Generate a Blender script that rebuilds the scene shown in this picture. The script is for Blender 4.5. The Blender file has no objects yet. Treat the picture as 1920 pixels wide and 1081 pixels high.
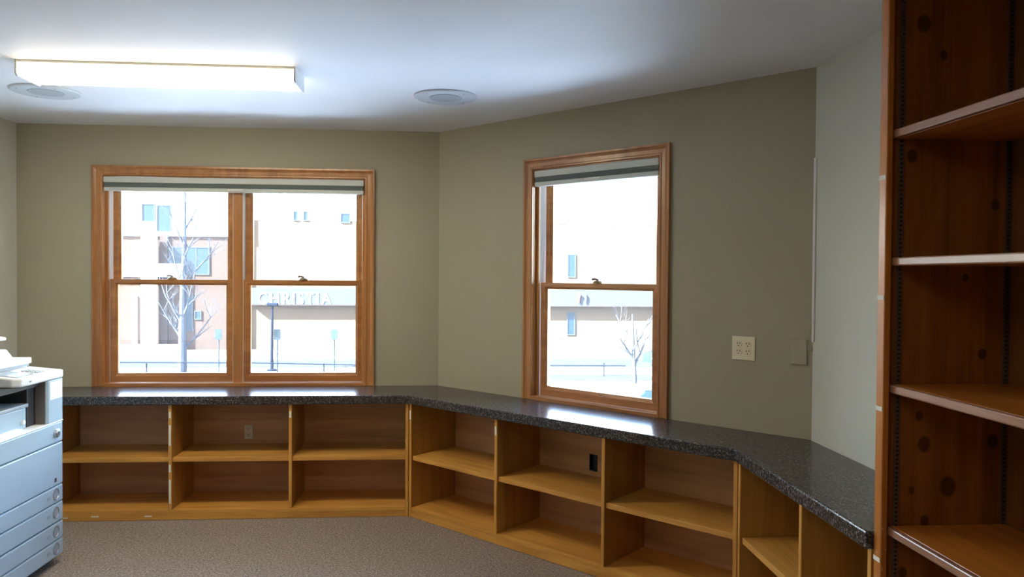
import bpy, bmesh, math, random
from mathutils import Vector, Matrix
random.seed(7)
scn = bpy.context.scene
COL = scn.collection
PI = math.pi

# ------------------------------------------------------------------ camera
R = Vector((0.99732527, -0.07273001, 0.00725567))
U = Vector((-0.00597784, 0.01777183, 0.9998242))
F = Vector((0.07284617, 0.99719332, -0.01728953))
cd = bpy.data.cameras.new('camera'); cam = bpy.data.objects.new('camera', cd); COL.objects.link(cam)
cam.matrix_world = Matrix(((R.x, U.x, -F.x, 0), (R.y, U.y, -F.y, 0), (R.z, U.z, -F.z, 1.4885), (0, 0, 0, 1)))
cd.sensor_width = 36; cd.lens = 36 * 1408.06 / 1920; cd.clip_start = .05; cd.clip_end = 500
scn.camera = cam
vs = scn.view_settings
vs.view_transform = 'Standard'; vs.look = 'None'; vs.gamma = 1; vs.use_curve_mapping = False; vs.exposure = 1.02

# ------------------------------------------------------------------ materials
class Nodes:
    def __init__(s, name):
        s.m = bpy.data.materials.new(name); s.m.use_nodes = True
        s.t = s.m.node_tree; s.t.nodes.clear()
        s.out = s.n('ShaderNodeOutputMaterial')
    def n(s, typ, **kw):
        nd = s.t.nodes.new(typ)
        for k, v in kw.items():
            if k.startswith('i_'):
                key = k[2:].replace('_', ' ')
                nd.inputs[key].default_value = v
            else: setattr(nd, k, v)
        return nd
    def l(s, a, b): s.t.links.new(a, b)
    def bsdf(s, **kw):
        b = s.n('ShaderNodeBsdfPrincipled')
        for k, v in kw.items(): b.inputs[k.replace('_', ' ')].default_value = v
        s.l(b.outputs[0], s.out.inputs[0]); return b
    def ramp(s, fac, stops):
        r = s.n('ShaderNodeValToRGB'); e = r.color_ramp.elements
        while len(e) < len(stops): e.new(.5)
        for i, (p, c) in enumerate(stops): e[i].position = p; e[i].color = (*c, 1)
        s.l(fac, r.inputs[0]); return r.outputs[0]
    def mix(s, fac, a, b, mode='MIX'):
        m = s.n('ShaderNodeMix', data_type='RGBA', blend_type=mode)
        for x, sock in ((fac, m.inputs[0]), (a, m.inputs[6]), (b, m.inputs[7])):
            if hasattr(x, 'is_linked') or hasattr(x, 'links'): s.l(x, sock)
            else: sock.default_value = x if not isinstance(x, tuple) else (*x, 1)[:4]
        return m.outputs[2]
    def math(s, op, a, b=0.0, c=0.0):
        m = s.n('ShaderNodeMath', operation=op)
        for i, x in enumerate((a, b, c)):
            if hasattr(x, 'links'): s.l(x, m.inputs[i])
            else: m.inputs[i].default_value = x
        return m.outputs[0]
    def bump(s, h, strength, dist, b):
        n = s.n('ShaderNodeBump'); n.inputs['Strength'].default_value = strength; n.inputs['Distance'].default_value = dist
        s.l(h, n.inputs['Height']); s.l(n.outputs[0], b.inputs['Normal'])
    def obj(s):
        tc = s.n('ShaderNodeTexCoord'); return tc.outputs['Object']

def plain(name, c, rough=.5, metal=0., spec=.5, coat=0., noise=0.0):
    N = Nodes(name); b = N.bsdf(Roughness=rough, Metallic=metal); b.inputs['Base Color'].default_value = (*c, 1)
    b.inputs['Specular IOR Level'].default_value = spec
    b.inputs['Coat Weight'].default_value = coat; b.inputs['Coat Roughness'].default_value = .1
    if noise:
        nz = N.n('ShaderNodeTexNoise', i_Scale=9.0, i_Detail=4.0); N.l(N.obj(), nz.inputs['Vector'])
        N.l(N.ramp(nz.outputs[0], [(.3, tuple(x * (1 - noise) for x in c)), (.7, tuple(min(1, x * (1 + noise)) for x in c))]), b.inputs['Base Color'])
    return N.m

def paint(name, c):
    N = Nodes(name); b = N.bsdf(Roughness=.6); b.inputs['Specular IOR Level'].default_value = .3
    o = N.obj()
    nz = N.n('ShaderNodeTexNoise', i_Scale=1.3, i_Detail=3.0); N.l(o, nz.inputs['Vector'])
    N.l(N.ramp(nz.outputs[0], [(.3, tuple(x * .97 for x in c)), (.7, tuple(x * 1.03 for x in c))]), b.inputs['Base Color'])
    n2 = N.n('ShaderNodeTexNoise', i_Scale=140.0, i_Detail=2.0); N.l(o, n2.inputs['Vector'])
    N.bump(n2.outputs[0], .12, .002, b)
    return N.m

def wood(name, dark, mid, light, axis, rough=.35, coat=.3, knots=None, boards=0.0, gs=1.0):
    """varnished timber with the grain running along the object axis given"""
    N = Nodes(name); b = N.bsdf(Roughness=rough)
    b.inputs['Coat Weight'].default_value = coat; b.inputs['Coat Roughness'].default_value = .18
    o = N.obj(); info = N.n('ShaderNodeObjectInfo')
    off = N.n('ShaderNodeVectorMath', operation='SCALE'); off.inputs[0].default_value = (13.1, 7.7, 9.3)
    N.l(info.outputs['Random'], off.inputs['Scale'])
    add = N.n('ShaderNodeVectorMath', operation='ADD'); N.l(o, add.inputs[0]); N.l(off.outputs[0], add.inputs[1])
    def st(along, across):
        mp = N.n('ShaderNodeMapping'); sc = [across] * 3; sc['xyz'.index(axis)] = along
        mp.inputs['Scale'].default_value = sc; N.l(add.outputs[0], mp.inputs[0]); return mp.outputs[0]
    n1 = N.n('ShaderNodeTexNoise', i_Scale=1.0, i_Detail=5.0, i_Roughness=.6, i_Distortion=.8); N.l(st(.9 * gs, 14 * gs), n1.inputs['Vector'])
    n2 = N.n('ShaderNodeTexNoise', i_Scale=1.0, i_Detail=3.0); N.l(st(6 * gs, 170 * gs), n2.inputs['Vector'])
    n3 = N.n('ShaderNodeTexNoise', i_Scale=1.0, i_Detail=3.0); N.l(st(2.2, 4.0), n3.inputs['Vector'])
    f = N.math('ADD', N.math('MULTIPLY', n1.outputs[0], .6), N.math('ADD', N.math('MULTIPLY', n2.outputs[0], .16), N.math('MULTIPLY', n3.outputs[0], .24)))
    c = N.ramp(f, [(.32, dark), (.5, mid), (.68, light)])
    if boards:
        sx = N.n('ShaderNodeSeparateXYZ'); N.l(o, sx.inputs[0])
        cell = N.math('FLOOR', N.math('DIVIDE', sx.outputs['XYZ'.index('Y')], boards))
        wn = N.n('ShaderNodeTexWhiteNoise', noise_dimensions='1D'); N.l(cell, wn.inputs['W'])
        fac = N.math('MULTIPLY_ADD', wn.outputs[0], .35, .8)
        cc = N.n('ShaderNodeCombineColor'); [N.l(fac, cc.inputs[i]) for i in range(3)]
        c = N.mix(1.0, c, cc.outputs[0], 'MULTIPLY')
    if knots:
        tot = None
        for (d, z, r) in knots:
            sub = N.n('ShaderNodeVectorMath', operation='SUBTRACT'); N.l(o, sub.inputs[0]); sub.inputs[1].default_value = (0, -d, z)
            mul = N.n('ShaderNodeVectorMath', operation='MULTIPLY'); N.l(sub.outputs[0], mul.inputs[0]); mul.inputs[1].default_value = (0, 1, .8)
            ln = N.n('ShaderNodeVectorMath', operation='LENGTH'); N.l(mul.outputs[0], ln.inputs[0])
            mr = N.n('ShaderNodeMapRange', interpolation_type='SMOOTHSTEP'); N.l(ln.outputs['Value'], mr.inputs[0])
            mr.inputs[1].default_value = r * .7; mr.inputs[2].default_value = r * 1.15; mr.inputs[3].default_value = 1; mr.inputs[4].default_value = 0
            tot = mr.outputs[0] if tot is None else N.math('MAXIMUM', tot, mr.outputs[0])
        c = N.mix(N.math('MULTIPLY', tot, .85), c, tuple(x * .25 for x in dark))
    N.l(c, b.inputs['Base Color'])
    N.bump(n2.outputs[0], .08, .001, b)
    return N.m

def carpet():
    N = Nodes('carpet'); b = N.bsdf(Roughness=.95); b.inputs['Specular IOR Level'].default_value = .1
    o = N.obj()
    n1 = N.n('ShaderNodeTexNoise', i_Scale=95.0, i_Detail=4.0, i_Roughness=.7); N.l(o, n1.inputs['Vector'])
    n2 = N.n('ShaderNodeTexVoronoi', i_Scale=140.0); N.l(o, n2.inputs['Vector'])
    c1 = N.ramp(n1.outputs[0], [(.36, (.115, .090, .073)), (.5, (.275, .222, .18)), (.64, (.50, .42, .345))])
    c = N.mix(.35, c1, N.ramp(n2.outputs['Color'], [(0, (.11, .085, .068)), (1, (.40, .33, .275))]))
    N.l(c, b.inputs['Base Color'])
    N.bump(n1.outputs[0], .5, .006, b)
    return N.m

def laminate():
    N = Nodes('speckled_laminate'); b = N.bsdf(Roughness=.22); b.inputs['Specular IOR Level'].default_value = .42
    o = N.obj()
    v = N.n('ShaderNodeTexVoronoi', i_Scale=210.0); N.l(o, v.inputs['Vector'])
    n = N.n('ShaderNodeTexNoise', i_Scale=120.0, i_Detail=3.0); N.l(o, n.inputs['Vector'])
    sep = N.n('ShaderNodeSeparateColor'); N.l(v.outputs['Color'], sep.inputs[0])
    c = N.ramp(sep.outputs[0], [(0, (.016, .014, .014)), (.5, (.038, .033, .032)), (.8, (.095, .082, .080)), (1, (.25, .22, .215))])
    c2 = N.ramp(n.outputs[0], [(.35, (.012, .011, .010)), (.65, (.07, .061, .055))])
    N.l(N.mix(.25, c, c2), b.inputs['Base Color'])
    N.bump(n.outputs[0], .03, .0004, b)
    return N.m

def glass():
    N = Nodes('window_glass')
    tr = N.n('ShaderNodeBsdfTransparent'); gl = N.n('ShaderNodeBsdfGlossy'); gl.inputs['Roughness'].default_value = 0.0
    fr = N.n('ShaderNodeFresnel'); fr.inputs[0].default_value = 1.25
    mx = N.n('ShaderNodeMixShader'); N.l(fr.outputs[0], mx.inputs[0]); N.l(tr.outputs[0], mx.inputs[1]); N.l(gl.outputs[0], mx.inputs[2])
    tr.inputs[0].default_value = (.97, .98, .98, 1)
    du = N.n('ShaderNodeBsdfTranslucent'); du.inputs[0].default_value = (.9, .9, .9, 1)
    m2 = N.n('ShaderNodeMixShader'); m2.inputs[0].default_value = .013    # thin translucent veil standing in for glare over the view
    N.l(mx.outputs[0], m2.inputs[1]); N.l(du.outputs[0], m2.inputs[2])
    N.l(m2.outputs[0], N.out.inputs[0]); return N.m

def lamp_lens():
    N = Nodes('lamp_lens'); b = N.bsdf(Roughness=.4); b.inputs['Base Color'].default_value = (.9, .88, .82, 1)
    b.inputs['Emission Color'].default_value = (1, .84, .58, 1); # prismatic lens: most of the light leaves through the flat bottom, less through the sides
    g = N.n('ShaderNodeNewGeometry'); sx = N.n('ShaderNodeSeparateXYZ'); N.l(g.outputs['True Normal'], sx.inputs[0])
    dn = N.math('MAXIMUM', N.math('MULTIPLY', sx.outputs[2], -1.0), 0.0)
    N.l(N.math('MULTIPLY_ADD', dn, LENS_E - LENS_SIDE, LENS_SIDE), b.inputs['Emission Strength'])
    return N.m

def brick(name, c1, c2, mortar):
    N = Nodes(name); b = N.bsdf(Roughness=.9); b.inputs['Specular IOR Level'].default_value = 0
    tc = N.obj(); mp = N.n('ShaderNodeMapping'); mp.inputs['Rotation'].default_value = (PI / 2, 0, 0); N.l(tc, mp.inputs[0])
    t = N.n('ShaderNodeTexBrick', i_Scale=1.0); N.l(mp.outputs[0], t.inputs['Vector'])
    t.inputs['Color1'].default_value = (*c1, 1); t.inputs['Color2'].default_value = (*c2, 1); t.inputs['Mortar'].default_value = (*mortar, 1)
    t.inputs['Brick Width'].default_value = .22; t.inputs['Row Height'].default_value = .075; t.inputs['Mortar Size'].default_value = .008
    N.l(t.outputs[0], b.inputs['Base Color']); return N.m

def snow():
    N = Nodes('snow'); b = N.bsdf(Roughness=.8); o = N.obj()
    n = N.n('ShaderNodeTexNoise', i_Scale=.5, i_Detail=5.0); N.l(o, n.inputs['Vector'])
    N.l(N.ramp(n.outputs[0], [(.35, (.74, .77, .82)), (.6, (.9, .91, .93))]), b.inputs['Base Color'])
    N.bump(n.outputs[0], .4, .5, b); return N.m

FILL_W = 6.5
LENS_E = 17.0
LENS_SIDE = 3.2
SUN_E = 112.0
SKY_E = 2.3

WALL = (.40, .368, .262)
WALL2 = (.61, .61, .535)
M = {
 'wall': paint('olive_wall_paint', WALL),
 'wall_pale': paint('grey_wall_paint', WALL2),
 'ceil': paint('ceiling_paint', (.80, .81, .82)),
 'carpet': carpet(), 'lam': laminate(), 'glass': glass(), 'lens': lamp_lens(), 'snow': snow(),
 'white': plain('white_enamel', (.75, .75, .73), .4),
 'grille': plain('grille_grey', (.52, .55, .56), .6),
 'grille_dark': plain('grille_mesh', (.36, .39, .40), .7),
 'vinyl': plain('white_vinyl', (.80, .80, .77), .35),
 'almond': plain('almond_plastic', (0.8280, 0.7360, 0.5290), .35),
 'slot': plain('slot_dark', (.03, .025, .02), .6),
 'olive_plate': plain('painted_plate', WALL, .4),
 'black': plain('black_plastic', (.008, .008, .010), .4),
 'sage': plain('shade_headrail', (.60, .63, .57), .5),
 'sage_dark': plain('shade_fabric', (.24, .285, .27), .9),
 'brass': plain('aged_brass', (.42, .30, .16), .35, 1.0),
 'sticker': plain('paper_sticker', (.78, .76, .72), .7),
 'lever': plain('lock_lever', (.12, .09, .07), .4, .6),
 'steel': plain('pilaster_steel', (.16, .13, .11), .45, .6),
 'steel_slot': plain('pilaster_slot', (.012, .01, .009), .7),
 'copy': plain('copier_grey', (.40, .505, .565), .38, noise=.02),
 'copy_white': plain('copier_white', (.86, .87, .86), .35),
 'copy_dark': plain('copier_charcoal', (.045, .045, .048), .5),
 'copy_mid': plain('copier_mid_grey', (.33, .37, .40), .45),
 'copy_shade': plain('copier_shaded_side', (.17, .145, .125), .5),
 'chrome': plain('brushed_recess', (.55, .58, .60), .25, .8),
 'screen': plain('touch_screen', (.30, .36, .42), .12),
 'rubber': plain('caster_rubber', (.02, .02, .02), .7),
 # outdoors
 'dim_snow': plain('darkened_far_snow', (.070, .070, .072), .95, spec=0.0, noise=.18),  # far snow darkened so less light bounces up to the ceiling
 'brick': brick('peach_brick', (0.0450, 0.0318, 0.0206), (0.0506, 0.0357, 0.0229), (0.0547, 0.0408, 0.0287)),
 'brick_red': brick('rose_brick', (0.0318, 0.0203, 0.0155), (0.0356, 0.0227, 0.0176), (0.0382, 0.0268, 0.0209)),
 'stucco': plain('pale_stucco', (.6, .57, .53), .9, spec=0.0),
 'fascia': plain('fascia_grey', (0.0287, 0.0303, 0.0330), .7, spec=0.0),
 'soffit': plain('soffit_brown', (0.0254, 0.0172, 0.0152), .8, spec=0.0),
 'bwin': plain('far_window_glass', (0.007, 0.014, 0.022), .3, spec=.12),
 'bframe': plain('far_window_frame', (0.0300, 0.0325, 0.0358), .6, spec=0.0),
 'bwhite': plain('far_white_paint', (.82, .82, .80), .7, spec=0.0),
 'bdoor': plain('far_door_brown', (0.0355, 0.0254, 0.0228), .7, spec=0.0),
 'red': plain('emblem_red', (0.2788, 0.0304, 0.0254), .6),
 'road': plain('slushy_asphalt', (0.0175, 0.0175, 0.0195), .85, noise=.25, spec=0.0),
 'lawn': plain('winter_lawn', (0.0345, 0.0300, 0.0259), .95, noise=.3, spec=0.0),
 'bark': plain('pale_bark', (0.034, 0.035, 0.04), .9, noise=.3, spec=0.0),
 'bark_snow': plain('frosted_bark', (0.0281, 0.0281, 0.0295), .9, noise=.3, spec=0.0),
 'pole': plain('dark_pole', (0.0063, 0.0076, 0.0120), .5, spec=0.0),
 'post': plain('pale_post', (0.0195, 0.0265, 0.0289), .6, spec=0.0),
 'car_blue': plain('car_blue', (0.0073, 0.0145, 0.0218), .25, coat=.6),
 'car_white': plain('car_silver', (0.0193, 0.0290, 0.0387), .3, coat=.6),
 'tyre': plain('tyre', (.02, .02, .02), .8),
 'ext': plain('outer_siding', (.5, .48, .44), .8),
}
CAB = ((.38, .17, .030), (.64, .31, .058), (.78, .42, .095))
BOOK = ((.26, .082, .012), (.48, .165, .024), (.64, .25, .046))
TRIM = ((.235, .085, .022), (.38, .153, .040), (.50, .225, .066))
for ax in 'xyz':
    M['side_' + ax] = wood('shaded_honey_oak_' + ax, *[tuple(v * .60 for v in c) for c in CAB], ax, .45, .15)  # darker copy of the oak: shade inside the cabinets put into the colour
    M['cab_' + ax] = wood('honey_oak_' + ax, *CAB, ax, .42, .2)
    M['trim_' + ax] = wood('window_oak_' + ax, *TRIM, ax, .3, .35)
    M['book_' + ax] = wood('stained_pine_' + ax, *BOOK, ax, .34, .35, boards=.115 if ax == 'z' else 0)
M['cab_dull'] = wood('cabinet_back_ply', (.44, .225, .10), (.59, .325, .15), (.72, .42, .21), 'x', .6, 0)
M['book_nose'] = wood('worn_pine_edge', (.20, .085, .045), (.31, .15, .085), (.42, .23, .14), 'x', .35, .3)
M['book_back'] = wood('shaded_pine_back', *[tuple(v * .36 for v in c) for c in BOOK], 'z', .5, .1)  # recess shade put into the back panel's colour
def worn_edge():
    m = wood('worn_stile', *BOOK, 'z', .33, .3); N = Nodes.__new__(Nodes); N.m = m; N.t = m.node_tree
    b = [n for n in N.t.nodes if n.type == 'BSDF_PRINCIPLED'][0]; src = b.inputs['Base Color'].links[0].from_socket
    o = N.n('ShaderNodeTexCoord').outputs['Object']
    n = N.n('ShaderNodeTexNoise', i_Scale=42.0, i_Detail=4.0, i_Roughness=.7); N.l(o, n.inputs['Vector'])
    sz = N.n('ShaderNodeSeparateXYZ'); N.l(o, sz.inputs[0])
    low = N.n('ShaderNodeMapRange'); N.l(sz.outputs[2], low.inputs[0]); low.inputs[1].default_value = .5; low.inputs[2].default_value = 1.5; low.inputs[3].default_value = .62; low.inputs[4].default_value = .75
    chip = N.math('GREATER_THAN', n.outputs[0], low.outputs[0])
    N.l(N.mix(chip, src, (.62, .40, .24)), b.inputs['Base Color']); return m
M['book_edge'] = worn_edge()
KN = [(0.285,2.218,.022),(0.314,1.840,.017),(0.264,1.009,.020),(0.190,0.885,.026),(0.300,0.876,.010),(0.259,0.786,.014),(0.092,1.270,.014),(0.055,1.015,.018),(0.280,1.091,.012),(0.224,2.130,.012),(0.060,1.703,.014),(0.148,1.492,.010),(0.322,0.636,.014)]
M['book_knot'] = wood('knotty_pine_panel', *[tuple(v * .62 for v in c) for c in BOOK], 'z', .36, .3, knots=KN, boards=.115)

# ------------------------------------------------------------------ frames and builders
AY = 5.0424; ABX = -.1233; LX = -2.8208; BCX = 1.6153; BCY = 3.3038; LB = 2.4587; CH = 2.44; RY = -2.7
class Frame:
    def __init__(s, ox, oy, rot): s.o = Vector((ox, oy, 0)); s.rot = rot; s.m = Matrix.Translation(s.o) @ Matrix.Rotation(rot, 4, 'Z')
FA = Frame(0, AY, 0); FB = Frame(ABX, AY, -PI / 4); FC = Frame(BCX, BCY, -PI / 2); FW = Frame(0, 0, 0)

class MB:
    def __init__(s): s.bm = bmesh.new()
    def box(s, x0, x1, y0, y1, z0, z1):
        v = [s.bm.verts.new(p) for p in ((x0,y0,z0),(x1,y0,z0),(x1,y1,z0),(x0,y1,z0),(x0,y0,z1),(x1,y0,z1),(x1,y1,z1),(x0,y1,z1))]
        for f in ((0,3,2,1),(4,5,6,7),(0,1,5,4),(1,2,6,5),(2,3,7,6),(3,0,4,7)): s.bm.faces.new([v[i] for i in f])
        return s
    def bd(s, x0, x1, d0, d1, z0, z1): return s.box(x0, x1, -d1, -d0, z0, z1)
    def prism(s, pts, fn0, fn1):
        a = [s.bm.verts.new(fn0(p)) for p in pts]; b = [s.bm.verts.new(fn1(p)) for p in pts]; n = len(pts)
        s.bm.faces.new(a[::-1]); s.bm.faces.new(b)
        for i in range(n): s.bm.faces.new((a[i], a[(i+1) % n], b[(i+1) % n], b[i]))
        return s
    def extz(s, pts, z0, z1): return s.prism(pts, lambda p: (p[0], p[1], z0), lambda p: (p[0], p[1], z1))
    def extx(s, pts, x0, x1): return s.prism(pts, lambda p: (x0, p[0], p[1]), lambda p: (x1, p[0], p[1]))
    def exty(s, pts, y0, y1): return s.prism(pts, lambda p: (p[0], y0, p[1]), lambda p: (p[0], y1, p[1]))
    def loops(s, ls, closed=True, caps=True, ring=False):
        vs = [[s.bm.verts.new(p) for p in l] for l in ls]; n = len(ls[0])
        rng = range(len(ls)) if ring else range(len(ls) - 1)
        for i in rng:
            a, b = vs[i], vs[(i + 1) % len(ls)]
            for j in range(n if closed else n - 1): s.bm.faces.new((a[j], a[(j+1) % n], b[(j+1) % n], b[j]))
        if caps and not ring: s.bm.faces.new(vs[0][::-1]); s.bm.faces.new(vs[-1])
        return s
    def tube(s, pts, rad, n=8, caps=True):
        pts = [Vector(p) for p in pts]; rad = rad if isinstance(rad, (list, tuple)) else [rad] * len(pts)
        ls = []
        for i, p in enumerate(pts):
            t = (pts[min(i+1, len(pts)-1)] - pts[max(i-1, 0)]).normalized()
            a = Vector((0, 0, 1)) if abs(t.z) < .9 else Vector((1, 0, 0))
            u = t.cross(a).normalized(); w = t.cross(u)
            ls.append([p + (u * math.cos(2*PI*k/n) + w * math.sin(2*PI*k/n)) * rad[i] for k in range(n)])
        return s.loops(ls, True, caps)
    def lathe(s, prof, n=40, c=(0, 0, 0), axis='z', caps=True):
        ls = []
        for r, h in prof:
            l = []
            for k in range(n):
                a = 2*PI*k/n; p = (r*math.cos(a), r*math.sin(a), h)
                if axis == 'x': p = (h, p[0], p[1])
                if axis == 'y': p = (p[0], h, p[1])
                l.append((p[0]+c[0], p[1]+c[1], p[2]+c[2]))
            ls.append(l)
        return s.loops(ls, True, caps)
    def frame_ring(s, x0, x1, z0, z1, wL, wR, wB, wT, prof):
        """picture-frame moulding round the opening; prof = [(fraction outward, d)]"""
        ls = []
        for cx, cz, wx, wz in ((x0, z0, -wL, -wB), (x1, z0, wR, -wB), (x1, z1, wR, wT), (x0, z1, -wL, wT)):
            ls.append([(cx + f * wx, -d, cz + f * wz) for f, d in prof])
        return s.loops(ls, True, False, True)
    def casing(s, x0, x1, zb, z1, prof):
        ls = [[(x0 - w, -d, zb) for w, d in prof], [(x0 - w, -d, z1 + w) for w, d in prof],
              [(x1 + w, -d, z1 + w) for w, d in prof], [(x1 + w, -d, zb) for w, d in prof]]
        return s.loops(ls, True, True)
    def build(s, name, mat, th=None, parent=None, bev=0., smooth=False, frame=None):
        bmesh.ops.recalc_face_normals(s.bm, faces=s.bm.faces)
        base = th.base if th else Vector((0, 0, 0))
        if base.length: bmesh.ops.translate(s.bm, verts=s.bm.verts, vec=-base)
        me = bpy.data.meshes.new(name); s.bm.to_mesh(me); s.bm.free()
        me.materials.append(M[mat] if isinstance(mat, str) else mat)
        o = bpy.data.objects.new(name, me); COL.objects.link(o)
        if th is not None: o.parent = parent if parent is not None else th.o
        elif frame is not None: o.matrix_world = frame.m
        if bev:
            b = o.modifiers.new('edge', 'BEVEL'); b.width = bev; b.segments = 2; b.limit_method = 'ANGLE'; b.angle_limit = .6
        if smooth:
            for p in me.polygons: p.use_smooth = True
        return o

def tag(o, label, cat, group=None, kind=None):
    if label: o['label'] = label
    if cat: o['category'] = cat
    if group: o['group'] = group
    if kind: o['kind'] = kind
    return o
class Thing:
    def __init__(s, name, label, cat, frame, base, group=None, kind=None):
        s.o = bpy.data.objects.new(name, None); COL.objects.link(s.o); s.o.empty_display_size = .1
        s.base = Vector(base); s.o.matrix_world = frame.m @ Matrix.Translation(s.base)
        tag(s.o, label, cat, group, kind)
def copy_thing(src, frame, base, label):
    r = src.o.copy(); COL.objects.link(r); r['label'] = label
    r.matrix_world = frame.m @ Matrix.Translation(Vector(base))
    for ch in list(src.o.children):
        c = ch.copy(); COL.objects.link(c); c.parent = r
        for g in list(ch.children):
            d = g.copy(); COL.objects.link(d); d.parent = c
    return r
def struct(name, mb, mat, frame=None, **k):
    o = mb.build(name, mat, frame=frame, **k); o['kind'] = 'structure'; return o

# ------------------------------------------------------------------ room shell
m8 = math.tan(PI / 8)
T = .14
outline = [(LX, RY), (BCX, RY), (BCX, BCY), (ABX, AY), (LX, AY)]
outer = [(LX-T, RY-T), (BCX+T, RY-T), (BCX+T, BCY+T*m8), (ABX+T*m8, AY+T), (LX-T, AY+T)]
fl = MB().extz(outer, -.2, 0); struct('floor', fl, 'carpet')
cl = MB().extz(outer, CH, CH + .25); struct('ceiling', cl, 'ceil')

def wall(name, frame, s0, s1, hole=None, mat='wall'):
    mb = MB()
    if hole is None: mb.bd(s0, s1, -T, 0, 0, CH)
    else:
        a, b, z0, z1 = hole
        mb.bd(s0, a, -T, 0, 0, CH); mb.bd(b, s1, -T, 0, 0, CH); mb.bd(a, b, -T, 0, 0, z0); mb.bd(a, b, -T, 0, z1, CH)
    return struct(name, mb, mat, frame)
CT = .75
A0, A1 = -2.291, -.607
B0, B1 = .808, 1.670
HZ0, HZ1 = .735, 2.119
wall('wall_far', FA, LX - .05, ABX + .05, (A0, A1, HZ0, HZ1))
wall('wall_diagonal', FB, -.05, LB + .05, (B0, B1, HZ0, HZ1))
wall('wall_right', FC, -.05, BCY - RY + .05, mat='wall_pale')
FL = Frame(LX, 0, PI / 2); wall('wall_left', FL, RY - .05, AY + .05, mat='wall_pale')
FR = Frame(0, RY, PI)     # rear wall, behind the camera
RH = (-1.30, -.70, .75, 2.2)
wall('wall_rear', FR, -BCX - .05, -LX + .05)

# ------------------------------------------------------------------ windows
CAS = [(0, 0), (0, .011), (.004, .014), (.012, .014), (.016, .011), (.036, .012), (.046, .016), (.052, .021), (.0635, .021), (.0635, 0)]
def sash_prof(di, do): return [(0, di - .010), (.30, di - .004), (.34, di), (1, di), (1, do), (0, do)]
def make_window(name, frame, x0, x1, units, casx):
    w = Thing(name, None, None, frame, ((x0 + x1) / 2, 0, CT), kind='structure')
    MB().casing(casx[0], casx[1], CT + .001, 2.1165, CAS).build('casing', 'trim_z', w, bev=0)
    j = MB(); e = .020
    j.bd(x0, x0 + e * .35, -.135, -.0, CT, HZ1); j.bd(x1 - e * .35, x1, -.135, 0, CT, HZ1); j.bd(x0, x1, -.135, 0, HZ1 - .007, HZ1)
    j.build('jamb', 'trim_z', w)
    st = MB()   # wood stops beside the lower sash
    st.bd(x0, x0 + .026, -.043, -.026, CT, HZ1); st.bd(x1 - .026, x1, -.043, -.026, CT, HZ1)
    st.build('stop', 'trim_z', w, bev=.003)
    ln = MB()   # white vinyl sash tracks
    ln.bd(x0 + .007, x0 + .024, -.135, -.044, CT + .02, HZ1 - .007); ln.bd(x1 - .024, x1 - .007, -.135, -.044, CT + .02, HZ1 - .007)
    for (a, b) in zip(units[:-1], units[1:]): ln.bd(a[1] + .0005, a[1] + .004, -.13, -.045, CT + .02, HZ1 - .007); ln.bd(b[0] - .004, b[0] - .0005, -.13, -.045, CT + .02, HZ1 - .007)
    ln.build('jamb_liner', 'vinyl', w)
    sl = MB().bd(x0, x1, -.135, .014, HZ0, .770); sl.build('sill', 'trim_x', w, bev=.003)
    for (a, b) in zip(units[:-1], units[1:]):
        mu = MB(); mu.bd(a[1] + .004, b[0] - .004, -.135, -.036, CT + .02, HZ1); mu.build('mullion', 'trim_z', w, bev=.003)
    for (u0, u1) in units:
        g0, g1 = u0 + .044, u1 - .044
        ls = MB().frame_ring(g0, g1, .830, 1.411, .044, .044, .058, .036, sash_prof(-.044, -.080))
        o = ls.build('lower_sash', 'trim_x', w)
        MB().bd(g0 - .008, g1 + .008, -.066, -.062, .822, 1.419).build('glass', 'glass', w, o)
        us = MB().frame_ring(g0 + .004, g1 - .004, 1.445, 2.055, .046, .046, .035, .05, sash_prof(-.086, -.122))
        o2 = us.build('upper_sash', 'trim_x', w)
        MB().bd(g0 - .004, g1 + .004, -.108, -.104, 1.437, 2.063).build('glass', 'glass', w, o2)
        c = (u0 + u1) / 2
        lk = MB().lathe([(.031, 1.4472), (.031, 1.452), (.024, 1.461), (.012, 1.464)], 20, (c, .062, 0))
        o3 = lk.build('sash_lock', 'brass', w, o, smooth=False)
        lv = MB().tube([(c + .004, .058, 1.464), (c - .016, .052, 1.472), (c - .034, .050, 1.470)], [.006, .005, .006], 8)
        lv.build('lock_lever', 'lever', w, o)
    return w
make_window('window_1', FA, A0, A1, [(-2.262, -1.480), (-1.411, -.634)], (-2.287, -.611))
make_window('window_2', FB, B0, B1, [(.840, 1.641)], (.813, 1.665))

def make_shade(label, frame, x0, x1, hx):
    t = Thing('window_shade', label, 'window shade', frame, ((x0 + x1) / 2, 0, 2.018), 'cellular shades drawn up at the window heads')
    MB().bd(x0, x1, -.034, .004, 2.072, 2.1095).build('headrail', 'sage', t, bev=.003)
    mb = MB(); n = 6; z = 2.0435; h = (2.0715 - z) / n
    pts = []
    for i in range(n): pts += [(.030, z + i * h), (.026, z + i * h + h / 2)]
    pts += [(.030, z + n * h)]
    prof = [(-p[0] + .028, p[1]) for p in pts] + [(.032, z + n * h), (.032, z)]
    mb.extx([(p[0], p[1]) for p in prof], x0 + .003, x1 - .003)
    mb.build('fabric', 'sage_dark', t)
    MB().bd(x0 + .001, x1 - .001, -.032, .003, 2.018, 2.043).build('bottom_rail', 'sage', t, bev=.004)
    if hx is not None:
        p = MB(); p.bd(hx - .05, hx + .05, .003, .010, 2.028, 2.040); p.bd(hx - .03, hx + .03, .010, .014, 2.036, 2.041)
        p.build('pull_tab', 'vinyl', t, bev=.002)
    return t
make_shade('wide pale sage cellular shade gathered up at the head of the double window', FA, -2.283, -.620, -1.448)
make_shade('narrow pale sage cellular shade gathered up at the head of the single window', FB, .820, 1.657, 1.238)

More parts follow.
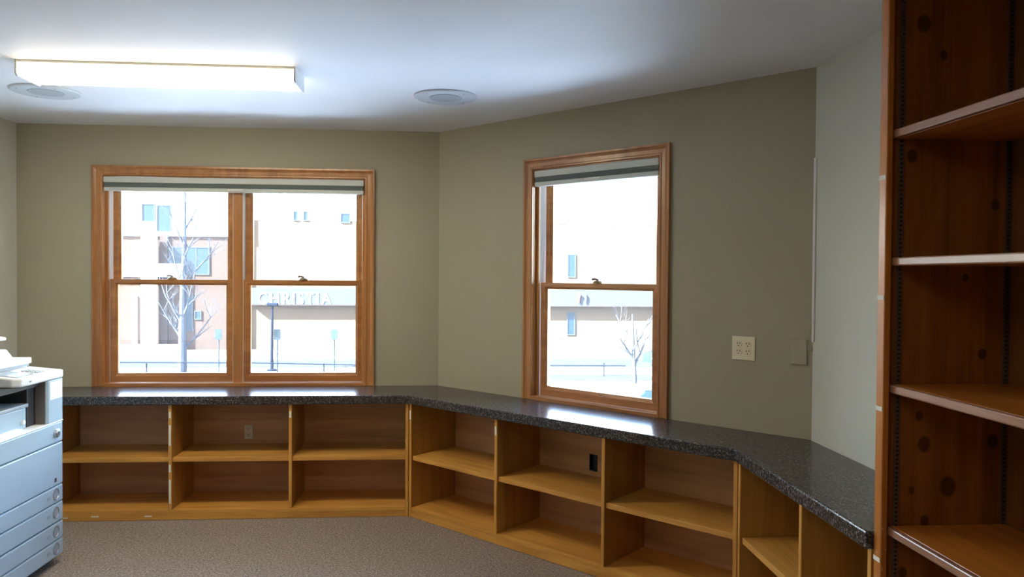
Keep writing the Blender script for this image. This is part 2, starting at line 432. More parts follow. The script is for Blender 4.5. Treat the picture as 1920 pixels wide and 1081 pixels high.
# ------------------------------------------------------------------ counter and cabinets
D = .4215
C_END = BCY - 2.0955
ctp = [(LX + .003, AY - .002), (ABX, AY - .002), (BCX - .002, BCY), (BCX - .002, 2.0955), (BCX - D, 2.0955), (BCX - D, BCY - D * m8), (ABX - D * m8, AY - D), (LX + .003, AY - D)]
ct = Thing('countertop', 'dark speckled laminate countertop running under both windows and along the side wall', 'countertop', FW, (-.3, 4.8, .697))
MB().extz(ctp, .697, CT).build('worktop', 'lam', ct, bev=.006)

sm = MB(); a0 = (ABX, AY - .004); a1 = (ABX - (D - .003) * m8, AY - D + .003)
sm.extz([(a0[0] - .0008, a0[1]), (a0[0] + .0008, a0[1]), (a1[0] + .0008, a1[1]), (a1[0] - .0008, a1[1])], CT - .001, CT + .0003); sm.build('mitre_seam', 'slot', ct)
sm = MB(); a0 = (BCX - .005, BCY - .002); a1 = (BCX - D + .003, BCY - (D - .003) * m8)
sm.extz([(a0[0], a0[1] - .0008), (a0[0], a0[1] + .0008), (a1[0], a1[1] + .0008), (a1[0], a1[1] - .0008)], CT - .001, CT + .0003); sm.build('mitre_seam', 'slot', ct)
def cabinet(label, frame, s0, s1, divs, stickers, shelves=True, hole=None, skip=()):
    t = Thing('open_shelf_cabinet', label, 'cabinet', frame, ((s0 + s1) / 2, -.2, 0), 'open shelf cabinets under the counter')
    H = .696; dt = .405; p = .019
    def upright(name, a, b, d0, z0, d1):
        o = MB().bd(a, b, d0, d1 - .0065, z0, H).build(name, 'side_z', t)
        MB().bd(a, b, d1 - .0063, d1, z0, H).build('lit_edge', 'cab_z', t, o, bev=.0015)  # lit front edge kept in the undarkened oak
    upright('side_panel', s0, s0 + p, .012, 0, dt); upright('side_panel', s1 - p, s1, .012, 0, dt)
    b = MB()
    if hole:
        a, c, z0, z1 = hole
        b.bd(s0 + p, a, .012, .022, .04, H); b.bd(c, s1 - p, .012, .022, .04, H); b.bd(a, c, .012, .022, .04, z0); b.bd(a, c, .012, .022, z1, H)
    else: b.bd(s0 + p, s1 - p, .012, .022, .04, H)
    b.build('back_panel', 'cab_dull', t)
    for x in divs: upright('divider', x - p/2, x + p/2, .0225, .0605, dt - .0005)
    MB().bd(s0 + p, s1 - p, .022, dt - .003, .041, .060).build('bottom_panel', 'cab_x', t, bev=.001)
    MB().bd(s0 + p + .0005, s1 - p - .0005, dt - .022, dt - .002, .002, .0405).build('toe_board', 'cab_x', t, bev=.001)
    ed = [s0 + p] + [v for x in divs for v in (x - p/2, x + p/2)] + [s1 - p]
    for i in range(0, len(ed), 2):
        MB().bd(ed[i] + .001, ed[i+1] - .001, .0225, .392, .349, .376).build('shelf', 'cab_x', t, bev=.002)
    for (x0, x1, z0, z1) in stickers: MB().bd(x0, x1, dt - .0012, dt + .0008, z0, z1).build('sticker', 'sticker', t)
    return t
def zst(x, *zs): return [(x - .006, x + .006, a, b) for a, b in zs]
SA = zst(-1.718, (.615, .655), (.45, .575), (.29, .335), (.10, .245)) + zst(-1.007, (.615, .655)) + [(-2.36, -2.31, .018, .026), (-2.175, -2.132, .024, .032), (-1.866, -1.824, .022, .030)]
cabinet('oak open shelf cabinet under the double window, with an almond outlet inside', FA, LX + .01, -.2925, [-2.43, -1.718, -1.007], SA)
SB = zst(.1795, (.60, .655)) + zst(.886, (.605, .655))
cabinet('oak open shelf cabinet under the single window, with a black cutout in its back', FB, .170, LB - .170, [.886, 1.596], SB, hole=(1.249, 1.304, .402, .496))
cabinet('oak open shelf cabinet below the side wall counter, beside the tall bookcase', FC, .170, C_END - .002, [.752], [])

# ------------------------------------------------------------------ tall bookcase
bx0 = BCY - 2.093; bx1 = bx0 + .95; BH = 2.40
bk = Thing('bookcase', 'tall dark stained knotty pine bookcase with empty shelves, at the end of the counter', 'bookcase', FC, ((bx0 + bx1) / 2, -.2, 0))
# object coordinates of the panel are wall coordinates minus the base, so shift the knots by the same amount
for nd in M['book_knot'].node_tree.nodes:
    if nd.type == 'VECT_MATH' and nd.operation == 'SUBTRACT':
        v = nd.inputs[1].default_value; nd.inputs[1].default_value = (v[0], v[1] + .2, v[2])
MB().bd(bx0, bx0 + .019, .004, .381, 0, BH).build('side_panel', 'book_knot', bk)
MB().bd(bx1 - .019, bx1, .004, .381, 0, BH).build('side_panel', 'book_z', bk)
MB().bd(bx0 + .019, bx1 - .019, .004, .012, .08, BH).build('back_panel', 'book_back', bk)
MB().bd(bx0, bx0 + .038, .3812, .401, 0, BH).build('face_stile', 'book_edge' if 'book_edge' in M else 'book_z', bk, bev=.004)
MB().bd(bx1 - .038, bx1, .3812, .401, 0, BH).build('face_stile', 'book_z', bk, bev=.004)
MB().bd(bx0 + .0385, bx1 - .0385, .3812, .400, BH - .07, BH).build('face_rail', 'book_x', bk, bev=.003)
MB().bd(bx0 + .0385, bx1 - .0385, .3812, .400, 0, .08).build('toe_board', 'book_x', bk, bev=.003)
MB().bd(bx0 + .019, bx1 - .019, .012, .381, BH - .02, BH).build('top_panel', 'book_x', bk)
MB().bd(bx0 + .019, bx1 - .019, .012, .381, .06, .08).build('bottom_panel', 'book_x', bk)
for z in (1.911, 1.548, 1.184, .775, .42):
    o = MB().bd(bx0 + .0235, bx1 - .0235, .018, .360, z - .024, z).build('shelf', 'book_x', bk, bev=.002)
    MB().bd(bx0 + .0235, bx1 - .0235, .3603, .378, z - .024, z).build('shelf_edge', 'book_nose', bk, o, bev=.004)
for x, sx in ((bx0 + .019, 1), (bx1 - .019, -1)):
    for d0 in (.340, .014):
        a, b = sorted((x, x + sx * .0035))
        o = MB().bd(a, b, d0, d0 + .016, .08, BH - .02).build('shelf_standard', 'steel', bk)
        sl = MB(); a, b = sorted((x + sx * .003, x + sx * .0042)); z = .10
        while z < BH - .05: sl.bd(a, b, d0 + .004, d0 + .011, z, z + .006); z += .0127
        sl.build('slots', 'steel_slot', bk, o)
for z in (1.776, 1.432, 1.113, .678): MB().bd(bx0 + .002, bx0 + .034, .4004, .4018, z - .006, z + .007).build('sticker', 'sticker', bk)

# ------------------------------------------------------------------ outlets and plates
def receptacle(t, c, d, z, plate):
    o = MB().lathe([(.0165, -(d + .0005)), (.0165, -(d + .0025)), (.0150, -(d + .003))], 24, (c, 0, z), 'y').build('receptacle', 'almond', t)
    s = MB()
    for dx in (-.0062, .0062): s.bd(c + dx - .0015, c + dx + .0015, d + .0028, d + .0034, z + .000, z + .009)
    s.lathe([(.0028, -(d + .0028)), (.0028, -(d + .0034))], 12, (c, 0, z - .0075), 'y')
    s.build('slots', 'slot', t, o)
ot = Thing('power_outlet', 'almond four-socket outlet plate on the olive wall beside the single window', 'outlet', FB, (2.132, 0, 1.088), 'wall electrical plates')
MB().bd(2.074, 2.190, .0003, .006, 1.088, 1.203).build('cover_plate', 'almond', ot, bev=.003)
for cx in (2.109, 2.155):
    for cz in (1.128, 1.165): receptacle(ot, cx, .006, cz, None)
o2 = Thing('power_outlet', 'small almond outlet inside the cabinet under the double window', 'outlet', FA, (-1.356, -.022, .406), 'wall electrical plates')
MB().bd(-1.383, -1.330, .0222, .028, .406, .497).build('cover_plate', 'almond', o2, bev=.003)
for cz in (.431, .472): receptacle(o2, -1.3565, .028, cz, None)
bp = Thing('blank_plate', 'blank olive-painted wall plate between the four-socket outlet and the corner', 'wall plate', FB, (2.396, 0, 1.089), 'wall electrical plates')
MB().bd(2.357, 2.436, .0003, .010, 1.089, 1.208).build('cover_plate', 'olive_plate', bp, bev=.004)
MB().bd(2.4365, 2.457, .0003, .008, 1.155, 1.175).build('conduit_stub', 'olive_plate', bp, bev=.002)
bo = Thing('outlet_box', 'black empty box set in the cabinet back under the single window', 'outlet box', FB, (1.2765, -.02, .403))
q = MB(); x0, x1, z0, z1 = 1.2500, 1.3030, .4030, .4950
q.bd(x0, x0 + .003, .001, .024, z0, z1); q.bd(x1 - .003, x1, .001, .024, z0, z1); q.bd(x0 + .003, x1 - .003, .001, .024, z0, z0 + .003); q.bd(x0 + .003, x1 - .003, .001, .024, z1 - .003, z1); q.bd(x0 + .003, x1 - .003, .001, .004, z0 + .003, z1 - .003)
q.build('box_shell', 'black', bo)
rw = Thing('cable_raceway', 'slim white cable raceway down the wall corner above the counter', 'cable raceway', FC, (.012, 0, 1.197))
MB().bd(.003, .020, .0003, .009, 1.197, 2.03).build('cover', 'vinyl', rw, bev=.003)

# ------------------------------------------------------------------ ceiling fixtures
fx0, fx1, fy0, fy1 = -1.982, -.746, 3.528, 3.728
lf = Thing('ceiling_light', 'long lit white fluorescent wraparound light on the ceiling', 'ceiling light', FW, ((fx0 + fx1) / 2, (fy0 + fy1) / 2, 2.44))
MB().box(fx0 + .0105, fx1 - .0105, fy0 + .004, fy1 - .004, 2.4285, 2.4395).build('housing', 'white', lf, bev=.002)
pr = [(fy0 + .004, 2.428), (fy0 + .002, 2.405), (fy0 + .006, 2.382), (fy0 + .022, 2.371), (fy1 - .022, 2.371), (fy1 - .006, 2.382), (fy1 - .002, 2.405), (fy1 - .004, 2.428)]
MB().extx(pr, fx0 + .0105, fx1 - .0105).build('lens', 'lens', lf, smooth=False)
ep = [(fy0, 2.4395), (fy0, 2.378), (fy0 + .012, 2.368), (fy1 - .006, 2.366), (fy1, 2.372), (fy1, 2.4395)]
for a, b in ((fx0, fx0 + .010), (fx1 - .010, fx1)): MB().extx(ep, a, b).build('end_cap', 'white', lf, bev=.0015)

def speaker(label, x, y):
    t = Thing('ceiling_speaker', label, 'speaker', FW, (x, y, 2.44), 'round ceiling speakers')
    MB().lathe([(.166, 2.4398), (.167, 2.436), (.160, 2.431), (.145, 2.430), (.090, 2.432), (.086, 2.4335)], 56, (x, y, 0)).build('trim_ring', 'grille', t, smooth=False)
    MB().lathe([(.085, 2.4334), (.083, 2.4305), (.05, 2.4295), (.01, 2.4292)], 48, (x, y, 0)).build('grille', 'grille_dark', t)
    for k in range(4):
        a = PI / 4 + k * PI / 2
        MB().lathe([(.004, 2.4305), (.004, 2.4285)], 10, (x + .135 * math.cos(a), y + .135 * math.sin(a), 0)).build('screw', 'grille_dark', t)
    return t
sp = speaker('round grey ceiling speaker out in the open ceiling', -.068, 4.043)
copy_thing(sp, FW, (-2.165, 4.137, 2.44), 'round grey ceiling speaker close beside the fluorescent light')

# ------------------------------------------------------------------ copier
X0 = -2.02; Y0, Y1 = 3.375, 4.012; XB = -2.745
cp = Thing('photocopier', 'grey office photocopier with four paper drawers, standing at the left wall', 'photocopier', FW, (-2.38, 3.69, 0))
MB().box(XB, X0 - .018, Y0, Y1, .045, .727).build('body', 'copy', cp, bev=.006)
def panel(name, z0, z1, mat='copy', y0=Y0, y1=Y1): return MB().box(X0 - .0175, X0, y0 + .002, y1 - .002, z0, z1).build(name, mat, cp, bev=.006)
up = panel('upper_cover', .626, .727)
MB().box(X0 - .14, X0 + .002, Y0 + .002, Y1 - .001, .7275, .734).build('ledge', 'copy_white', cp, bev=.002)
o = MB(); o.lathe([(.019, X0), (.019, X0 + .010), (.014, X0 + .016)], 20, (0, 3.939, .672), 'x'); o.build('release_knob', 'chrome', cp, up)
MB().box(X0, X0 + .014, 3.930, 3.960, .683, .696).build('knob_grip', 'copy_white', cp, up, bev=.003)
fd = panel('front_door', .408, .622)
MB().box(X0 - .001, X0 + .0008, 3.928, 3.948, .428, .448).build('door_mark', 'copy_dark', cp, fd)
for z0, z1 in ((.320, .404), (.222, .316), (.129, .216), (.045, .125)):
    dr = panel('paper_drawer', z0, z1)
    zc = (z0 + z1) / 2 + .004
    MB().lathe([(.029, X0 - .001), (.029, X0 + .0025), (.025, X0 + .003), (.024, X0 + .0012)], 28, (0, 3.940, zc), 'x').build('handle', 'chrome', cp, dr)
    MB().lathe([(.0235, X0 - .001), (.0235, X0 + .0016)], 24, (0, 3.938, zc + .002), 'x').build('handle_recess', 'copy_mid', cp, dr)
    MB().box(X0 - .001, X0 + .001, 3.858, 3.888, zc - .012, zc + .004).build('size_label', 'copy_mid', cp, dr)
# inner output bay
MB().box(XB, -2.56, Y0, 3.78, .728, .9245).build('bay_back', 'copy_dark', cp)
MB().box(XB, -2.082, 3.80, Y1 - .01, .7345, .9245).build('bay_side', 'copy_dark', cp)
col = MB().extz([(-2.08, 3.868), (X0 - .010, 3.868), (X0, 3.878), (X0, Y1 - .004), (X0 - .004, Y1), (-2.08, Y1)], .7345, .948).build('front_column', 'copy', cp, bev=.003)
MB().box(-2.0795, X0 - .012, 3.8655, 3.8678, .736, .946).build('column_shade', 'copy_shade', cp, col)  # thin brown plate painting the column's shaded side
MB().box(X0 - .001, X0 + .0012, 3.889, Y1 - .008, .850, .940).build('notice_sticker', 'copy_white', cp, col)
tr = MB(); tr.extz([(-2.56, 3.40), (-2.095, 3.40), (-2.075, 3.42), (-2.075, 3.78), (-2.11, 3.80), (-2.56, 3.80)], .7345, .835)
tm = tr.build('output_tray', 'copy', cp, bev=.006)
MB().box(-2.55, -2.068, 3.40, 3.79, .8355, .853).build('tray_rail', 'copy_mid', cp, tm, bev=.004)
MB().lathe([(.012, -2.075), (.012, -2.065), (.008, -2.061)], 16, (0, 3.745, .768), 'x').build('tray_button', 'copy_white', cp, tm)
MB().box(-2.40, -2.045, 3.40, 3.70, .7345, .748).build('paper_slot', 'copy_white', cp, tm, bev=.004)
# scanner, control panel, document feeder
MB().box(XB, -2.192, Y0, Y1, .952, 1.012).build('scanner_unit', 'copy_white', cp, bev=.008)
MB().box(XB, -2.06, Y0, Y1 - .02, .925, .9485).build('scanner_underside', 'copy_dark', cp)
pp = [(-2.19, 3.630), (-2.06, 3.630), (-2.025, 3.655), (-2.018, 3.70), (-2.018, Y1 + .005), (-2.19, Y1 + .005)]
cpn = MB().prism(pp, lambda p: (p[0], p[1], .9495), lambda p: (p[0], p[1], .990 + (-2.02 - p[0]) * .10)).build('control_panel', 'copy_white', cp, bev=.008)
def on_panel(name, x0, x1, y0, y1, mat, h=.002):
    z = lambda x: .990 + (-2.02 - x) * .10
    mb = MB(); mb.prism([(x0, y0), (x1, y0), (x1, y1), (x0, y1)], lambda p: (p[0], p[1], z(p[0]) - .002), lambda p: (p[0], p[1], z(p[0]) + h))
    return mb.build(name, mat, cp, cpn)
on_panel('touch_screen', -2.16, -2.045, 3.66, 3.80, 'screen', .003)
for i in range(4):
    for j in range(3): on_panel('key', -2.13 + i * .022, -2.114 + i * .022, 3.835 + j * .025, 3.853 + j * .025, 'copy_mid' if j == 0 else 'grille', .004)
MB().box(X0 + .001, X0 + .0035, 3.705, 3.722, .966, .972).build('indicator', 'copy_dark', cp, cpn)
MB().box(XB + .02, -2.165, Y0 + .01, 4.0, 1.024, 1.055).build('document_feeder', 'copy_white', cp, bev=.006)
MB().box(XB + .03, -2.175, Y0 + .02, 3.99, 1.0125, 1.0235).build('feeder_gap', 'copy_mid', cp)
MB().exty([(-2.62, 1.0555), (-2.205, 1.0555), (-2.24, 1.102), (-2.60, 1.125)], 3.40, 3.915).build('feeder_hood', 'copy_white', cp, bev=.004)
ft = MB(); ft.prism([(-2.55, 3.42), (-2.232, 3.42), (-2.232, 3.90), (-2.55, 3.90)], lambda p: (p[0], p[1], 1.148 + (-2.232 - p[0]) * .2), lambda p: (p[0], p[1], 1.163 + (-2.232 - p[0]) * .2))
ft.build('feeder_tray', 'copy_white', cp, bev=.004)
MB().box(-2.6, -2.54, 3.45, 3.87, 1.11, 1.225).build('tray_hinge', 'copy_white', cp, bev=.003)
for x in (-2.66, -2.105):
    for y in (3.45, 3.935):
        MB().lathe([(.006, -.014), (.021, -.012), (.022, 0), (.021, .012), (.006, .014)], 18, (x, y, .022), 'y').build('caster', 'rubber', cp)

# ------------------------------------------------------------------ outdoors
GZ = -3.4
def S(x, z, Y): return x * Y / 47.0, 1.4885 + (z - 1.4885) * Y / 47.0
MB_ = MB
struct('ground', MB().box(-90, 90, -80, 12, GZ - .3, GZ), 'snow')
struct('pavement', MB().box(-90, 90, 12, 130, GZ - .3, GZ), 'dim_snow')
struct('road', MB().box(-80, 80, 40.0, 43.4, GZ + .004, GZ + .02), 'road')
struct('bank_shadow', MB().box(3.5, 9.5, 34.6, 36.7, GZ + .004, GZ + .02), 'road')  # grey strip painting the shaded band of the snow bank
struct('lawn', MB().box(-30, 30, 46.4, 49.2, GZ + .004, GZ + .03), 'lawn')
FY = 49.3
bl = Thing('office_building', 'long peach brick building across the snowy street, with white letters on its fascia', 'building', FW, (3, FY + 5, GZ))
MB().box(-34, 40, FY, FY + 10, GZ, 4.9).build('lower_wall', 'brick', bl)
MB().box(-34, 40, FY - .02, FY + 10, 4.92, 13).build('upper_wall', 'stucco', bl)
def far_win(px0, z0, x1, z1, Y, th, mull=0):
    a, c = S(px0, z0, Y); b, d = S(x1, z1, Y); lo, hi = sorted((c, d))
    o = MB().frame_ring(a + .06, b - .06, lo + .06, hi - .06, .06, .06, .06, .06, [(0, 0), (1, 0), (1, .06), (0, .06)])
    bmesh.ops.translate(o.bm, verts=o.bm.verts, vec=(0, Y, 0))
    for k in range(1, mull + 1):
        x = a + (b - a) * k / (mull + 1); o.box(x - .03, x + .03, Y - .05, Y, lo + .06, hi - .06)
    f = o.build('window', 'bframe', th)
    MB().box(a + .05, b - .05, Y - .03, Y - .01, lo + .05, hi - .05).build('pane', 'bwin', th, f)
for w in ((6.92, 2.86, 7.45, 1.39), (6.92, -.80, 7.44, -2.25)): far_win(*w, FY, bl)
for w in ((-10.05, 5.35, -9.75, 4.75), (-9.45, 5.35, -9.15, 4.75), (-7.2, 5.25, -6.6, 4.65)): far_win(*w, FY, bl)
z0 = S(0, -.39, FY - .45)[1]; z1 = S(0, .62, FY - .45)[1]
MB().box(-13.2, 20, FY - .45, FY - .03, z0, z1).build('fascia', 'fascia', bl)
MB().box(-13.2, 20, FY - .47, FY - .03, z0 - .07, z0 - .001).build('soffit', 'soffit', bl)
def text(body, x0, x1, zb, h, y, mat, th):
    cu = bpy.data.curves.new('letters', 'FONT'); cu.body = body; cu.size = h / .70; cu.extrude = .015; cu.space_character = 1.25
    o = bpy.data.objects.new('letters', cu); COL.objects.link(o)
    dg = bpy.context.evaluated_depsgraph_get(); me = bpy.data.meshes.new_from_object(o.evaluated_get(dg))
    bpy.data.objects.remove(o)
    xs = [v.co.x for v in me.vertices]; sx = (x1 - x0) / (max(xs) - min(xs)); mn = min(xs)
    for v in me.vertices: v.co = Vector(((v.co.x - mn) * sx + x0, y - v.co.z, zb + v.co.y)) - th.base
    me.materials.append(M[mat]); ob = bpy.data.objects.new('sign_letters', me); COL.objects.link(ob); ob.parent = th.o
a, _ = S(-12.15, 0, FY - .45); b, _ = S(-7.75, 0, FY - .45)
text('CHRISTIA', a, b, z0 + .02, .74, FY - .466, 'bwhite', bl)
cx, cz = S(7.9, .1, FY - .45)
MB().tube([(cx - .28, FY - .51, cz + .30), (cx - .16, FY - .51, cz + .18), (cx - .22, FY - .51, cz - .02), (cx - .24, FY - .51, cz - .34)], [.05, .07, .06, .04], 8).build('sign_emblem', 'red', bl)
MB().tube([(cx + .20, FY - .51, cz + .26), (cx + .27, FY - .51, cz + .0), (cx + .18, FY - .51, cz - .34)], [.03, .04, .03], 8).build('sign_emblem', 'fascia', bl)
# snow-covered overhang shade below the fascia and a handrail by the steps
hb = MB(); hb.tube([(6.3, FY - 1.4, -2.1), (7.05, FY - 1.4, -2.1), (7.05, FY - 1.4, GZ)], .03, 6); hb.tube([(6.3, FY - 1.4, -2.55), (7.05, FY - 1.4, -2.55)], .03, 6)
tag(hb.build('handrail', 'bdoor'), 'short dark handrail against the brick building, seen through the single window', 'handrail')

EY = 49.1
q_ = EY / 47.0
def EZ(z): return 1.4885 + (z - 1.4885) * q_
def ebox(x0, x1, d0, d1, z0, z1): return MB().box(x0 * q_, x1 * q_, EY - d1, EY - d0, z0 if z0 == GZ else EZ(z0), EZ(z1))
eb = Thing('entrance_building', 'rose brick entrance block with white column and canopy, behind the bare tree', 'building', FW, (-20, EY + 4, GZ))
MB().box(-34, -13.35, EY, FY - .001, GZ, EZ(3.80)).build('lower_wall', 'brick_red', eb)
MB().box(-34, -13.35, EY - .05, FY - .021, EZ(3.82), 13).build('upper_wall', 'stucco', eb)
ebox(-34, -12.9, .055, .12, 3.72, 3.95).build('string_course', 'bwhite', eb)
for w in ((-19.04, 5.68, -18.26, 4.57), (-18.17, 5.6, -17.29, 3.97)): far_win(*w, EY - .05, eb)
far_win(-17.42, 3.09, -15.05, 1.39, EY, eb, 2)
far_win(-16.54, .18, -16.03, -2.03, EY, eb); far_win(-15.94, -.79, -15.53, -1.34, EY, eb)
ebox(-19.68, -19.27, .001, .05, -3.2, .07).build('door', 'bdoor', eb)
ebox(-17.95, -17.5, .001, .12, GZ, 3.7).build('pilaster', 'brick_red', eb)
ebox(-18.76, -18.02, .3, .9, GZ, 3.70).build('column', 'bwhite', eb)
ebox(-23, -16.7, .02, .28, 1.25, 2.05).build('canopy', 'bwhite', eb)
ebox(-22, -16.6, .95, 1.5, GZ, -2.75).build('planter', 'bwhite', eb)

def grow(mb, p, d, L, r, depth, rng):
    pts = [p]; rad = [r]; n = 4; q = Vector(p); dd = Vector(d)
    for i in range(n):
        dd = (dd + Vector((rng.uniform(-.16, .16), rng.uniform(-.16, .16), rng.uniform(-.05, .12)))).normalized()
        q = q + dd * L / n; pts.append(tuple(q)); rad.append(r * (1 - .62 * (i + 1) / n))
    mb.tube(pts, rad, 6 if depth else 5)
    if depth:
        for k in range(5):
            t = rng.randint(1, n); a = rng.uniform(0, 2 * PI)
            nd = (dd * .75 + Vector((math.cos(a), math.sin(a), .35)) * .75).normalized()
            grow(mb, pts[t], nd, L * rng.uniform(.45, .65), rad[t] * .62, depth - 1, rng)
def tree(name, label, pts, rad, branches, mat, seed):
    rng = random.Random(seed)
    t = Thing(name, label, 'tree', FW, pts[0])
    MB().tube(pts, rad, 10).build('trunk', mat, t)
    mb = MB()
    for (p, d, L, r, dep) in branches: grow(mb, p, Vector(d).normalized(), L, r, dep, rng)
    mb.build('branches', mat, t)
    return t
k = 36.5 / 36
tp = [(-12.95, 36.5, GZ), (-12.94, 36.5, -2.2), (-12.93, 36.5, -.7), (-12.9, 36.5, .8), (-12.85, 36.5, 2.5), (-12.82, 36.5, 4.3), (-12.84, 36.5, 6.6)]
br = [((-12.94, 36.5, -2.2), (.55, .1, .6), 2.0, .06, 3), ((-12.94, 36.5, -1.7), (-.65, .2, .75), 2.2, .06, 3), ((-12.93, 36.5, -1.0), (-.35, -.2, .9), 2.2, .06, 2),
      ((-12.93, 36.5, -.6), (.5, -.3, .8), 2.4, .06, 3), ((-12.9, 36.5, .6), (-.5, .3, .9), 2.2, .05, 3), ((-12.9, 36.5, .9), (.7, .2, .9), 2.6, .05, 3),
      ((-12.86, 36.5, 2.2), (.55, -.2, .95), 2.2, .05, 2), ((-12.85, 36.5, 2.7), (-.4, -.3, .9), 1.8, .045, 2), ((-12.83, 36.5, 3.5), (.6, .2, .95), 1.8, .045, 1), ((-12.82, 36.5, 4.3), (-.5, .1, .9), 1.4, .03, 1)]
tree('bare_tree', 'slim bare grey tree outside the double window', tp, [.21, .19, .17, .14, .10, .07, .03], br, 'bark', 3)
tq = [(8.0, 33.2, GZ), (7.95, 33.2, -2.4), (7.9, 33.2, -1.6), (7.85, 33.2, -.2)]
bq = [((7.95, 33.2, -2.5), (.5, .2, .8), 1.3, .07, 2), ((7.95, 33.2, -2.3), (-.6, -.1, .7), 1.3, .06, 2), ((7.92, 33.2, -1.8), (.4, -.3, .9), 1.6, .05, 2), ((7.9, 33.2, -1.5), (-.5, .3, .9), 1.5, .05, 2)]
tree('young_tree', 'small frosted leafless tree outside the single window', tq, [.10, .09, .07, .03], bq, 'bark_snow', 5)

lp = Thing('street_lamp', 'dark slim parking lot lamp post with a flat head, seen through the double window', 'street lamp', FW, (-9.3, 38.6, GZ))
MB().tube([(-9.3, 38.6, GZ + .03), (-9.3, 38.6, -2.4), (-9.28, 38.6, -.12)], [.085, .07, .055], 10).build('pole', 'pole', lp)
MB().box(-9.53, -9.0, 38.45, 38.75, -.13, .02).build('lamp_head', 'pole', lp, bev=.03)
MB().lathe([(.24, GZ), (.24, GZ + .06), (.14, GZ + .10)], 16, (-9.3, 38.6, 0)).build('base_plate', 'pole', lp)
def sign_post(x, label):
    t = Thing('parking_sign', label, 'sign', FW, (x, 38.0, GZ), 'parking signs across the lot')
    MB().tube([(x, 38, GZ), (x, 38, -1.28)], .03, 8).build('post', 'post', t)
    MB().box(x - .16, x + .16, 37.94, 37.965, -1.77, -1.27).build('sign_plate', 'post', t, bev=.004)
    return t
sg = sign_post(-11.73, 'pale blue parking sign on a post close by the bare tree')
copy_thing(sg, FW, (-8.89, 38, GZ), 'pale blue parking sign on a post beside the dark lamp post')
copy_thing(sg, FW, (-6.1, 38, GZ), 'pale blue parking sign standing alone, away from the dark lamp post')
ra = Thing('guard_rail', 'low cable guard rail along the snowy lot', 'guard rail', FW, (-1, 36, GZ))
MB().tube([(-26, 36, -2.62), (-9.6, 36, -2.70), (-4.8, 36, -2.80), (4.6, 36, -2.84), (8.2, 36, -2.86)], .028, 6).build('rail', 'pole', ra)
for x in (-22, -18, -14.4, -10.4, -6.27, -2, 2.6, 7.14): MB().tube([(x, 36.03, GZ), (x, 36.03, -2.72)], .03, 6).build('post', 'pole', ra)

def car(label, x, y, rot, mat):
    t = Thing('car', label, 'car', Frame(x, y, rot), (0, 0, GZ), 'parked cars')
    side = [(-2.2, .35), (-2.25, .65), (-2.15, .85), (-1.3, .93), (1.05, .93), (2.0, .82), (2.25, .62), (2.2, .35)]
    ls = [[(px, yy * (1 - .10 * (abs(px) > 2)), pz + GZ) for px, pz in side] for yy in (-.86, -.80, .80, .86)]
    for l in (ls[0], ls[3]):
        for i, (a, b, c) in enumerate(l): l[i] = (a * .985, b, GZ + .38 + (c - GZ - .38) * .94)
    MB().loops(ls).build('body', mat, t, bev=.04)
    low = [(-1.75, .93), (.95, .93)]; top = [(-1.2, 1.42), (.25, 1.42)]
    cab = MB().loops([[(-1.85, -.74, GZ + .92), (1.0, -.74, GZ + .92), (1.0, .74, GZ + .92), (-1.85, .74, GZ + .92)], [(-1.25, -.60, GZ + 1.40), (.25, -.60, GZ + 1.40), (.25, .60, GZ + 1.40), (-1.25, .60, GZ + 1.40)]])
    cab.build('windows', 'bwin', t, bev=.03)
    MB().loops([[(-1.30, -.62, GZ + 1.40), (.28, -.62, GZ + 1.40), (.28, .62, GZ + 1.40), (-1.30, .62, GZ + 1.40)], [(-1.15, -.52, GZ + 1.46), (.12, -.52, GZ + 1.46), (.12, .52, GZ + 1.46), (-1.15, .52, GZ + 1.46)]]).build('roof', mat, t, bev=.02)
    for wx in (-1.4, 1.4):
        for wy in (-.80, .80):
            MB().lathe([(.10, -.10), (.28, -.10), (.32, -.07), (.32, .07), (.28, .10), (.10, .10)], 20, (wx, wy, GZ + .32), 'y').build('wheel', 'tyre', t)
    for wy in (-.6, .6): MB().lathe([(.09, 2.14), (.07, 2.25)], 14, (0, wy, GZ + .66), 'x').build('headlight', 'chrome', t)
    return t
car('pale blue car close below the single window', 6.95, 23.3, .12, 'car_white')
car('small blue car far across the lot behind the frosted tree', 12.2, 39.0, .1, 'car_blue')

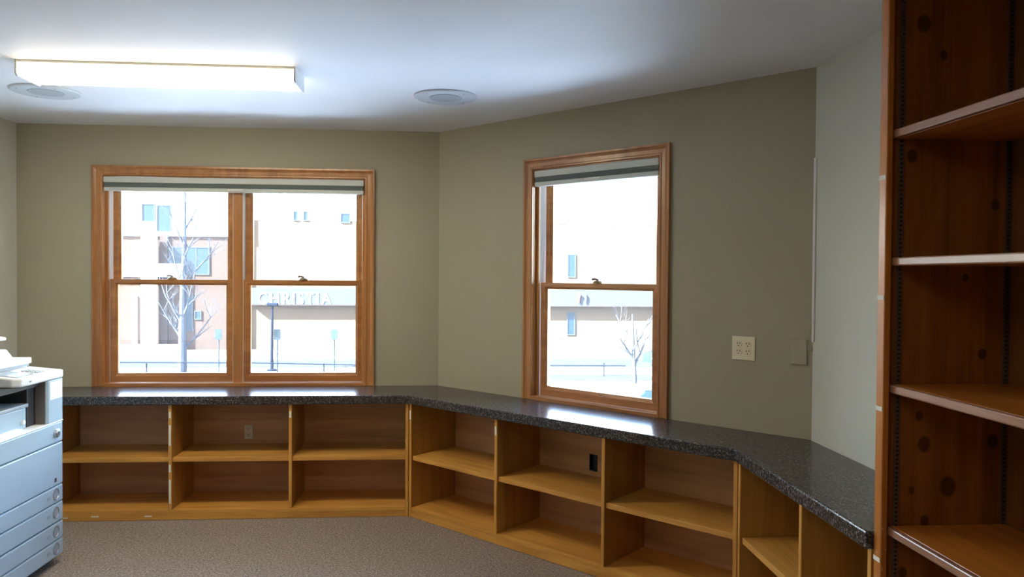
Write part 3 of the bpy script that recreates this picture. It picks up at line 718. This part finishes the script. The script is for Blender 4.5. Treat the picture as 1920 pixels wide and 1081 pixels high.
# ------------------------------------------------------------------ light
sun = bpy.data.lights.new('sun', 'SUN'); sun.energy = SUN_E; sun.angle = .01; sun.color = (.77, .97, 1.12)
so = bpy.data.objects.new('sun', sun); COL.objects.link(so)
so.rotation_euler = Vector((-.74, -.30, .60)).to_track_quat('Z', 'Y').to_euler()
# added fill lamp without a fixture, out of view on the ceiling nearer the camera
al = bpy.data.lights.new('ceiling_fill', 'AREA'); al.shape = 'RECTANGLE'; al.size = 1.22; al.size_y = .20; al.energy = FILL_W; al.color = (1, .86, .66)
ao = bpy.data.objects.new('ceiling_fill', al); COL.objects.link(ao); ao.location = (-.5, .75, 2.40)
w = bpy.data.worlds.new('sky'); scn.world = w; w.use_nodes = True
nt = w.node_tree; nt.nodes.clear()
sk = nt.nodes.new('ShaderNodeTexSky'); sk.sky_type = 'NISHITA'; sk.sun_disc = False; sk.sun_elevation = .645; sk.sun_rotation = math.atan2(-.74, -.30)
sk.air_density = 1.0; sk.dust_density = 1.5
bg = nt.nodes.new('ShaderNodeBackground'); bg.inputs[1].default_value = SKY_E
wo = nt.nodes.new('ShaderNodeOutputWorld'); nt.links.new(sk.outputs[0], bg.inputs[0]); nt.links.new(bg.outputs[0], wo.inputs[0])
def portal(frame, x0, x1, z0, z1):
    l = bpy.data.lights.new('daylight_portal', 'AREA'); l.shape = 'RECTANGLE'; l.size = x1 - x0; l.size_y = z1 - z0
    l.cycles.is_portal = True
    o = bpy.data.objects.new('daylight_portal', l); COL.objects.link(o)
    o.matrix_world = frame.m @ Matrix.Translation(((x0 + x1) / 2, .15, (z0 + z1) / 2)) @ Matrix.Rotation(-PI / 2, 4, 'X')
portal(FA, A0, A1, HZ0, HZ1); portal(FB, B0, B1, HZ0, HZ1)
cy = scn.cycles
cy.max_bounces = 12; cy.diffuse_bounces = 6; cy.glossy_bounces = 4; cy.transparent_max_bounces = 16; cy.sample_clamp_indirect = 6.0
cy.caustics_reflective = True; cy.blur_glossy = 1.0; cy.caustics_refractive = False
